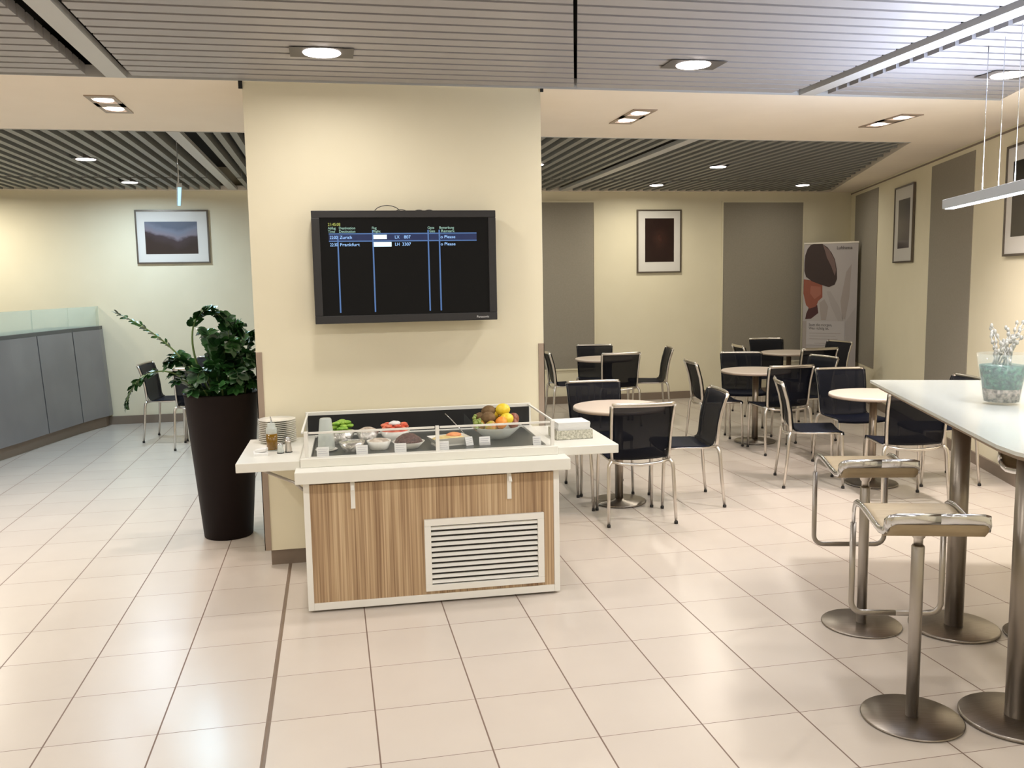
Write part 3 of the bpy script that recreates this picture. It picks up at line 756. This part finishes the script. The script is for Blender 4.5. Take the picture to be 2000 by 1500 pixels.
lf.build('lettuce_leaves', M['lettuce'], o)
o = bowl('salad_bowl', 'glass bowl of onion and mushroom slices next to the lettuce', 'bowl', .338,.50,.045,.065,.065,M['foil'],M['mush'],'food',.02)
o = bowl('salad_bowl', 'glass bowl of sliced red tomatoes and feta in the buffet', 'bowl', .490,.50,.06,.085,.06,M['china'],M['tomato'],'food',.025)
tt = MB(); 
for k in range(14):
    a = 2*pi*k/14; tt.blob((.058*cos(a),.058*sin(a),.078+.012*(k%2)), .022,.022,.010, 10, 5)
tt.build('tomato_slices', M['tomato'], o)
MB().blob((0,0,.098),.035,.035,.014,10,6,.1).build('feta_crumbs', M['paper'], o)
o = bowl('salad_bowl', 'crinkled glass bowl beside the carafe at the front of the buffet', 'bowl', .250,.25,.045,.070,.052,M['foil'],M['foil'],'food',.0)
o = bowl('salad_bowl', 'low white dish of pasta salad at the front of the buffet', 'bowl', .392,.28,.050,.066,.045,M['china'],M['mush'],'food',.012)
o = bowl('salad_bowl', 'shallow white dish heaped with dark brown beans', 'bowl', .550,.27,.055,.088,.035,M['china'],M['beans'],'food',.045)
o = solid('serving_dish', 'long white dish of yellow and orange pastry behind the middle glass post', 'dish', cw(.77,.30,TR), 'bowls and dishes in the buffet well', R(12))
MB().prism([(-.085,-.05),(.085,-.05),(.085,.05),(-.085,.05)], 0, .008).quadmesh([(-.08,-.05,.008),(.08,-.05,.008),(.08,.05,.008),(-.08,.05,.008),(-.105,-.065,.045),(.105,-.065,.045),(.105,.065,.045),(-.105,.065,.045)], [(0,1,5,4),(1,2,6,5),(2,3,7,6),(3,0,4,7)]).build('body', M['china'], o)
MB().blob((0,0,.036),.092,.052,.016,14,7,.08).build('pastry', M['cheese'], o); MB().blob((.03,.0,.05),.045,.035,.016,12,6,.1).build('orange_topping', M['orangefood'], o)
# spoon
o = solid('serving_spoon', 'thin steel serving spoon leaning on the glass divider', 'spoon', cw(.885,.50,TR+.004))
MB().tube([(.01,-.01,.0),(-.035,.03,.055),(-.075,.06,.10),(-.10,.08,.125)], [.006,.003,.003,.003], 8).build('handle', M['chrome'], o)
# fruit bowl
fb = solid('fruit_bowl', 'large glass bowl carrying the fruit at the right of the buffet', 'bowl', cw(1.06,.44,TR), 'bowls and dishes in the buffet well')
MB().lathe(cup_prof(.07,.145,.070,.005), 32, cap=False).build('body', M['clearpl'], fb)
fruits = []
def fruit(kind, x, y, z, r, m, label, grp, stemmed=False, elong=1.0):
    o = solid(kind, label, 'fruit', cw(1.06+x, .44+y, TR+z-.022), grp)
    MB().blob((0,0,0), r*elong, r, r, 16, 10, .03).build('flesh', m, o)
    MB().tube([(0,0,r*.93),(0,.002,r*1.15)], .002, 5).build('stalk', M['stem'], o) if stemmed else None
F = {k: noise_mat(k+'_skin', c1, c2, 25, r_, 3, bump=bu) for k, c1, c2, r_, bu in (('kiwi', (.13,.075,.03), (.24,.15,.07), .9, .3), ('lemon', (.80,.58,.03), (.88,.68,.06), .35, .1), ('orange', (.80,.25,.03), (.88,.36,.05), .4, .2), ('apple', (.40,.42,.06), (.55,.16,.05), .3, 0), ('grape', (.20,.28,.05), (.32,.38,.10), .3, 0), ('plum', (.20,.05,.03), (.30,.10,.05), .35, 0))}
fr_list = [('kiwi_fruit','kiwi',-.045,.00,.135,.036,'brown kiwi in the middle left of the fruit pile'),('kiwi_fruit','kiwi',-.035,.05,.165,.036,'topmost brown kiwi on the left of the fruit pile'),('kiwi_fruit','kiwi',-.085,.045,.130,.033,'brown kiwi at the rear left of the fruit pile'),
 ('lemon','lemon',.045,.035,.175,.036,'yellow lemon on top of the fruit pile'),('lemon','lemon',.055,-.03,.130,.034,'yellow lemon at the front right of the fruit pile'),('lemon','lemon',-.005,.055,.150,.028,'small yellow lemon between the kiwis and the top lemon'),
 ('orange','orange',.02,-.055,.115,.035,'orange at the front of the fruit pile'),('plum','plum',.105,.03,.120,.034,'dark reddish plum at the right edge of the fruit pile'),('plum','plum',.095,-.02,.100,.030,'dark plum under the right lemon'),
 ('apple','apple',-.10,-.01,.095,.036,'mottled green apple at the left edge of the fruit pile'),('apple','apple',-.04,-.06,.095,.034,'green and red apple at the front left of the fruit pile'),('apple','apple',.0,.0,.070,.040,'apple deep in the middle of the fruit bowl'),('apple','apple',.02,.08,.11,.036,'apple at the back of the fruit bowl')]
for nm, mk, x, y, z, r_, lb in fr_list: fruit(nm, x, y, z, r_, F[mk], lb, 'pieces of fruit in the fruit bowl', False, 1.2 if mk in ('kiwi','lemon') else 1.0)
gb = solid('grape_bunch', 'bunch of green grapes hanging over the left rim of the fruit bowl', 'fruit', cw(.955,.42,TR+.075))
gm = MB(); random.seed(9)
for k in range(20): gm.blob((random.uniform(-.025,.02),random.uniform(-.035,.035),random.uniform(-.012,.05)), .011,.011,.012, 8, 6)
gm.build('grapes', F['grape'], gb)
# name cards
cards = [(.100,.145,.031,'leftmost of the folded name cards behind the buffet glass',0),(.300,.145,.030,'name card in front of the pasta salad dish',0),(.500,.145,.031,'name card in front of the dark beans',0),(.730,.145,.026,'name card touching the middle glass post',0),
         (.880,.235,.024,'slanted name card beside the pastry dish',25),(.960,.22,.030,'name card alone right of the glass divider',0),(1.235,.150,.022,'small name card at the right end of the buffet',0)]
for x, y, hw, lb, rz in cards:
    o = solid('name_card', lb, 'sign', cw(x,y,TR), 'food name cards behind the buffet glass', R(rz))
    MB().quadmesh([(-hw,0,0),(hw,0,0),(hw,.014,.045),(-hw,.014,.045),(-hw,.03,0),(hw,.03,0),(-hw,.0155,.045),(hw,.0155,.045)], [(0,1,2,3),(5,4,6,7),(3,2,7,6)]).build('card', M['paper'], o)
    q = MB()
    for i in range(3):
        z = .034-.010*i; yy = .014*z/.045-.0006; q.quadmesh([(-hw*.8,yy,z-.001),(hw*(.8-.2*(i%2)),yy,z-.001),(hw*(.8-.2*(i%2)),yy+.0008,z+.001),(-hw*.8,yy+.0008,z+.001)], [(0,1,2,3)])
    q.build('printed_lines', M['ink'], o)
# left side shelf items
pl0 = None
for k in range(12):
    if pl0 is None:
        pl0 = MB().lathe([(0,0),(.055,0),(.060,.003),(.103,.013),(.105,.0145),(.102,.0155),(.060,.006),(0,.005)], 40, cap=False).build('plate', M['china'], None); p = pl0
    else: p = pl0.copy(); COL.objects.link(p)
    p.location = Vector(cw(-.165,.66,.7805+k*.0108)); p.rotation_euler = (0,0,k*.7)
    tag(p, 'white china plate in the tall stack on the left shelf' if k < 11 else 'topmost white plate of the stack on the left shelf', 'plate', 'stacked plates on the left shelf' if k < 11 else None)
    if k == 11 and 'group' in p: del p['group']
o = solid('oil_bottle', 'oil bottle half full of golden oil on the left shelf', 'bottle', cw(-.175,.405,.780))
MB().lathe([(.0,.002),(.027,.002),(.029,.008),(.029,.118),(.027,.124),(.022,.130),(.022,.146),(.016,.150)], 24).build('body', M['clearpl'], o)
MB().lathe([(.0,.004),(.0295,.006),(.0297,.092),(.0,.094)], 24, cap=False).build('oil', M['oil'], o)
MB().tube([(0,0,.148),(0,0,.170),(-.004,0,.185)], [.006,.004,.003], 8).build('pourer', M['chrome'], o)
for k, (x, y, hh, r_, lb) in enumerate(((-.125,.31,.055,.017,'small glass salt shaker at the front of the left shelf'),(-.085,.33,.085,.018,'taller grey pepper mill beside the salt shaker'))):
    o = solid('salt_shaker' if k == 0 else 'pepper_mill', lb, 'shaker', cw(x,y,.780))
    MB().lathe([(r_,.002),(r_*1.05,.006),(r_*.8,hh*.6),(r_*.9,hh*.8)], 18).build('body', M['clearpl'] if k == 0 else M['alu'], o)
    MB().lathe([(r_*.9,hh*.8),(r_*.8,hh*.95),(0,hh)], 18).build('cap', M['chrome'], o); MB().lathe([(r_*1.1,0),(r_*1.1,.004)], 18).build('foot', M['black'], o)
o = solid('folded_napkin', 'crumpled white paper napkin lying at the front of the left shelf', 'napkin', cw(-.225,.28,.780))
MB().obox((0,0,.010),(.036,.006,0),(-.004,.030,.004),(0,0,.009)).obox((.004,.004,.026),(.028,-.008,.004),(.006,.022,0),(0,0,.008)).build('paper', M['paper'], o, .003)
# napkin box on right shelf
o = solid('napkin_basket', 'light grey woven napkin basket on the right shelf', 'basket', cw(W+.155,.365,.780), None, R(2))
M['woven'] = noise_mat('pale_woven_straw', (.36,.35,.27), (.66,.64,.54), 90, .8, 3, bump=.6)
MB().box(-.105,.105,-.09,-.082,0,.052).box(-.105,.105,.082,.09,0,.052).box(-.105,-.097,-.082,.082,0,.052).box(.097,.105,-.082,.082,0,.052).box(-.105,.105,-.09,.09,0,.004).build('wall', M['woven'], o)
o = solid('napkin_stack', 'stack of white paper napkins in the woven basket', 'napkins', cw(W+.155,.365,.784), None, R(2))
q = MB(); random.seed(2)
for i in range(18): dx = random.uniform(-.002,.002); q.box(-.093+dx,.093+dx,-.078,.078,.0045+i*.0048,.0088+i*.0048)
st = q.build('napkin_pile', M['paper'], o)

# ------------------------------------------------------------ planter with plant
pt = empty('potted_plant', (-.43, 1.93, 0), 0, 'tall tapered dark brown planter with a leafy green plant left of the pillar', 'potted plant')
MB().lathe([(.152,0),(.158,.006),(.236,.952),(.243,.965),(.238,.972),(.226,.965),(.218,.90),(0,.90)], 56, cap=False).build('planter', M['planter'], pt)
MB().lathe([(.219,.905),(.12,.925),(0,.93)], 32, cap=False).build('soil', M['soil'], pt)
def bez(p0, p1, p2, p3, n):
    out = []
    for i in range(n+1):
        t = i/n; u = 1-t; out.append(Vector(p0)*u**3+Vector(p1)*3*u*u*t+Vector(p2)*3*u*t*t+Vector(p3)*t**3)
    return out
def leaf(m, base, d, nrm, L, wd):
    d = d.normalized(); s_ = d.cross(nrm).normalized(); n2 = s_.cross(d)
    rows = [(0,0,0),(.22,.75,.02),(.5,1,.045),(.78,.7,.03),(1,0,-.02)]
    vs = [base]
    for f_, w_, b_ in rows[1:4]:
        c = base+d*L*f_-n2*L*b_*1.5; vs += [c-s_*wd*w_+n2*wd*.25*w_, c, c+s_*wd*w_+n2*wd*.25*w_]
    vs.append(base+d*L-n2*L*.12)
    m.quadmesh(vs, [(0,2,1),(0,3,2),(1,2,5,4),(2,3,6,5),(4,5,8,7),(5,6,9,8),(7,8,10),(8,9,10)], True)
def frond(p0, tip, lift, droop, leafL=.085, lw=.022, n=16, start=.3, rs=1):
    random.seed(rs); p0 = Vector(p0); tip = Vector(tip)
    p1 = Vector(lift) if isinstance(lift, tuple) else p0+Vector(((tip.x-p0.x)*.15, (tip.y-p0.y)*.15, lift))
    p2 = Vector(droop) if isinstance(droop, tuple) else tip+Vector(((p0.x-tip.x)*.25, (p0.y-tip.y)*.25, droop))
    C = bez(p0, p1, p2, tip, 24)
    st = MB().tube(C, [.0085*(1-.75*i/24) for i in range(25)], 7).build('stem', M['stem'], pt)
    m = MB()
    for k in range(n):
        t = start+(1-start)*k/(n-1); i = min(23, int(t*24)); c = C[i].lerp(C[i+1], t*24-i) if i < 24 else C[24]
        tg = (C[min(24,i+1)]-C[max(0,i-1)]).normalized(); side = tg.cross(Vector((0,0,1)))
        side = side.normalized() if side.length > .1 else Vector((1,0,0))
        side = Matrix.Rotation(random.uniform(-.5,.5), 3, tg) @ side; nz = side.cross(tg)
        for s_ in (-1, 1):
            d = tg*.65+side*s_*1.0+nz*random.uniform(-.3,.3)
            leaf(m, c, d, nz+Vector((random.uniform(-.3,.3),)*3), leafL*random.uniform(.8,1.1)*(1-.35*abs(t-.6)), lw*random.uniform(.85,1.15))
    leaf(m, C[-1], C[-1]-C[-2], Vector((0,0,1)), leafL*.8, lw*.8)
    m.build('leaflets', M['leaf'], st)
fr = [ # base, tip, lift, droop, leafL, lw, n, start
 ((-.10,.0,.92), (-.60,-.02,1.50), .32, -.06, .060, .012, 15, .45),
 ((-.05,.03,.92), (.12,-.02,1.33), (-.32,0,1.42), (-.05,0,1.72), .085, .026, 24, .42),
 ((.02,-.05,.92), (.03,.06,1.47), (.05,-.06,1.2), (.10,.05,1.45), .080, .026, 16, .45),
 ((-.14,-.02,.93), (-.57,-.10,.93), (-.25,-.03,1.22), (-.52,-.08,1.16), .075, .019, 18, .50),
 ((.05,.0,.92), (.14,.0,1.36), .30, .15, .10, .03, 18, .4),
 ((.10,.03,.92), (.245,.03,1.37), .25, -.05, .08, .026, 18, .3),
 ((.0,-.06,.92), (.10,-.18,1.28), .30, .10, .095, .03, 18, .3),
 ((-.03,.07,.92), (-.10,.25,1.35), .30, .05, .09, .028, 16, .3),
 ((.06,.07,.92), (.18,.22,1.33), .30, .05, .09, .028, 16, .3),
 ((-.1,-.06,.92), (-.28,-.20,1.18), .22, .06, .085, .028, 14, .3),
 ((.04,-.10,.92), (.14,-.27,1.10), .22, .08, .09, .03, 14, .25),
 ((-.04,-.12,.92), (-.10,-.30,1.10), .22, .08, .09, .03, 14, .25),
 ((.13,-.03,.92), (.22,-.16,1.20), .24, .06, .085, .028, 14, .25),
 ((.0,.02,.92), (-.01,.06,1.30), .25, -.02, .09, .03, 16, .25),
 ((-.12,.05,.92), (-.30,.16,1.20), .22, .04, .08, .025, 14, .3),
 ((.08,-.05,.92), (.20,-.10,1.05), .20, .10, .09, .03, 14, .2),
 ((.12,.06,.92), (.20,.20,1.15), .2, .05, .085, .028, 12, .3),
 ((-.02,-.03,.92), (.06,-.12,1.18), .2, .02, .09, .03, 14, .2),
 ((-.14,-.08,.92), (-.24,-.20,1.07), .12, .03, .075, .024, 12, .05), ((-.06,-.15,.92), (-.14,-.26,1.02), .12, .03, .08, .026, 12, .05), ((.03,-.15,.92), (.02,-.28,1.04), .12, .03, .08, .026, 12, .05),
 ((.10,-.12,.92), (.12,-.26,1.02), .12, .03, .08, .026, 12, .05), ((.15,-.05,.92), (.22,-.14,1.04), .12, .03, .08, .026, 12, .05), ((-.16,.02,.92), (-.30,.0,1.10), .14, .03, .075, .024, 12, .1), ((.0,-.10,.92), (-.02,-.14,1.16), .14, .03, .08, .026, 14, .05),
 ((.08,.0,.92), (.10,-.02,1.24), .2, .03, .09, .028, 16, .1)]
for k, (p0, tp, li, dr, ll, lw, n, s_) in enumerate(fr): frond(p0, tp, li, dr, ll, lw, n, s_, 20+k)

# ------------------------------------------------------------ reception desk
dk = empty('reception_desk', (-2.7, 6.2, 0), 0, 'curved grey panelled reception desk with green glass upstand at the left', 'reception desk')
crv = [(-3.75,3.35),(-3.42,3.85),(-3.16,4.40),(-2.97,4.95),(-2.83,5.48),(-2.725,5.97),(-2.640,6.32),(-2.560,6.66),(-2.470,6.95),(-2.385,7.14),(-2.380,7.28)]
crv = [(x+2.7, y-6.2) for x, y in crv]
def off(c, d):
    out = []
    for i, (x, y) in enumerate(c):
        a = c[max(0,i-1)]; b = c[min(len(c)-1,i+1)]; t = Vector((b[0]-a[0], b[1]-a[1])).normalized(); out.append((x-t.y*d, min(y+t.x*d, YF-6.2-.004)))
    return out
def band(name, c, d0, d1, z0, z1, m, parent, lean=0):
    A = off(c, d0); B = off(c, d1); A1 = off(c, d0+lean); mm = MB(); n = len(A)
    vs = [(x,y,z0) for x,y in A]+[(x,y,z1) for x,y in A1]+[(x,y,z0) for x,y in B]+[(x,y,z1) for x,y in B]; fs = []
    for i in range(n-1): fs += [(i,i+1,n+i+1,n+i),(2*n+i,3*n+i,3*n+i+1,2*n+i+1),(n+i,n+i+1,3*n+i+1,3*n+i),(i,2*n+i,2*n+i+1,i+1)]
    fs += [(0,n,3*n,2*n),(n-1,3*n-1,4*n-1,2*n-1)]
    return mm.quadmesh(vs, fs).build(name, m, parent)
band('toe_kick', crv, .015, .5, 0, .13, M['base'], dk)
for i0, i1 in ((0,2),(2,5),(5,7),(7,10)):
    seg_ = [list(p) for p in crv[i0:i1+1]]
    for e0, e1 in ((0,1),(-1,-2)):
        v_ = Vector(seg_[e1])-Vector(seg_[e0]); v_ = v_.normalized()*.009; seg_[e0][0] += v_.x; seg_[e0][1] += v_.y
    band('front_panel', [tuple(p) for p in seg_], -.04, .04, .13, 1.165, M['deskpan'], dk, .055)
band('desk_body', crv, .035, .45, .13, 1.165, M['desktop'], dk)
band('counter_ledge', crv, .02, .48, 1.165, 1.205, M['desktop'], dk)
for i0, i1 in ((0,3),(3,5),(5,7),(7,10)): band('glass_upstand', crv[i0:i1+1], .05, .062, 1.205, 1.44, M['frost'], dk)

# ------------------------------------------------------------ roll-up banner
bn = empty('rollup_banner', (6.70, 7.08, 0), math.atan2(-.46, .53), 'white roll-up banner with a dark-haired person looking down, in the far corner', 'banner')
BW = .70; BH = 2.09
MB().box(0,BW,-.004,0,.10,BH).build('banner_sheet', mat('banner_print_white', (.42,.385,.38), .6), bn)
MB().box(-.02,BW+.02,-.05,.06,0,.10).box(-.005,BW+.005,-.01,.01,BH-.01,BH+.012).build('stand', M['alu'], bn)
def bp(u, v, lay): return ((u-165)/535*BW, -.0045-.0006*lay, BH-(v-200)*.001305)
def bpoly(nm, pts, m, lay): poly(nm, [bp(u,v,lay) for u, v in pts][::-1], m, bn)
MP = {k: mat('print_'+k, c, .6) for k, c in dict(hair=(.035,.018,.015), streak=(.16,.10,.09), face=(.26,.075,.045), neck=(.06,.015,.015), fold=(.345,.30,.28), fold2=(.375,.34,.33), card=(.46,.43,.43), ink=(.08,.07,.07), cheek=(.34,.12,.08)).items()}
bpoly('shirt_folds', [(400,700),(440,700),(530,860),(575,1010),(520,1010),(450,860)], MP['fold2'], 1)
bpoly('shirt_folds', [(590,500),(640,420),(625,760),(590,990),(560,990),(540,800)], MP['fold'], 1)
bpoly('shirt_folds', [(330,820),(380,780),(420,860),(400,1000),(350,1000)], MP['fold'], 1)
bpoly('shirt_folds', [(600,1010),(690,860),(690,1700),(600,1700)], MP['fold2'], 1)
bpoly('shirt_folds', [(165,1010),(205,1010),(205,1700),(165,1700)], MP['fold'], 1)
bpoly('neck', [(225,870),(310,840),(322,925),(250,985),(190,990),(200,930)], MP['neck'], 2)
bpoly('face', [(167,570),(250,585),(356,620),(360,760),(318,800),(300,855),(232,880),(195,840),(167,720)], MP['face'], 3)
bpoly('cheek', [(240,640),(340,650),(345,730),(280,780),(235,720)], MP['cheek'], 4)
bpoly('hair', [(232,215),(290,200),(345,207),(400,245),(440,300),(475,370),(495,470),(500,570),(478,630),(425,655),(385,645),(330,625),(250,592),(190,545),(172,485),(172,400),(178,320),(200,255)], MP['hair'], 5)
bpoly('hair_streak', [(350,212),(420,275),(470,370),(490,480),(478,540),(440,440),(395,350),(375,280)], MP['streak'], 6)
bpoly('caption_panel', [(205,1010),(590,1010),(590,1262),(205,1262)], MP['card'], 7)
def bt_text(s_, size, u, v, sx=1.0, nm='caption_text'):
    x, y, z = bp(u, v, 9); txt_on(bn, s_, size, MP['ink'], x, y, z, sx, nm)
bt_text('Lufthansa', .062, 490, 268, .85, 'logo_text')
bt_text('Statt die morgen,', .052, 228, 1062, .85); bt_text('Was richtig ist.', .052, 228, 1098, .85)
for i, (u0, u1) in enumerate(((235,550),(235,500),(235,520),(290,400))):
    z = 1135+i*30 if i < 3 else 1240; bpoly('caption_line', [(u0,z),(u1,z),(u1,z+5),(u0,z+5)], MP['fold'], 8)

# ------------------------------------------------------------ camera, world, view
cd = bpy.data.cameras.new('camera'); cam = bpy.data.objects.new('camera', cd); COL.objects.link(cam)
yaw, pitch, roll = .1996, .1177, .0173
f = Vector((sin(yaw)*cos(pitch), cos(yaw)*cos(pitch), -sin(pitch))); r = Vector((cos(yaw), -sin(yaw), 0)); d = f.cross(r)
r2 = r*cos(roll)+d*sin(roll); d2 = -r*sin(roll)+d*cos(roll)
mw = Matrix.Identity(4)
for i in range(3): mw[i][0] = r2[i]; mw[i][1] = -d2[i]; mw[i][2] = -f[i]
mw[0][3], mw[1][3], mw[2][3] = .3021, -4.1653, 1.6773
cam.matrix_world = mw; cd.sensor_width = 36; cd.lens = 1731.9/2000*36; cd.clip_start = .05
sc = bpy.context.scene; sc.camera = cam
wd = bpy.data.worlds.new('world'); sc.world = wd; wd.use_nodes = True
wd.node_tree.nodes['Background'].inputs[0].default_value = (.9,.85,.8,1); wd.node_tree.nodes['Background'].inputs[1].default_value = .05
sc.view_settings.view_transform = 'Standard'; sc.view_settings.look = 'None'; sc.view_settings.gamma = 1; sc.view_settings.exposure = 0.10
sc.view_settings.use_curve_mapping = False
sc.cycles.use_denoising = True; sc.cycles.max_bounces = 8; sc.cycles.diffuse_bounces = 4; sc.cycles.transparent_max_bounces = 16
sc.cycles.caustics_reflective = False; sc.cycles.caustics_refractive = False; sc.cycles.sample_clamp_indirect = 6
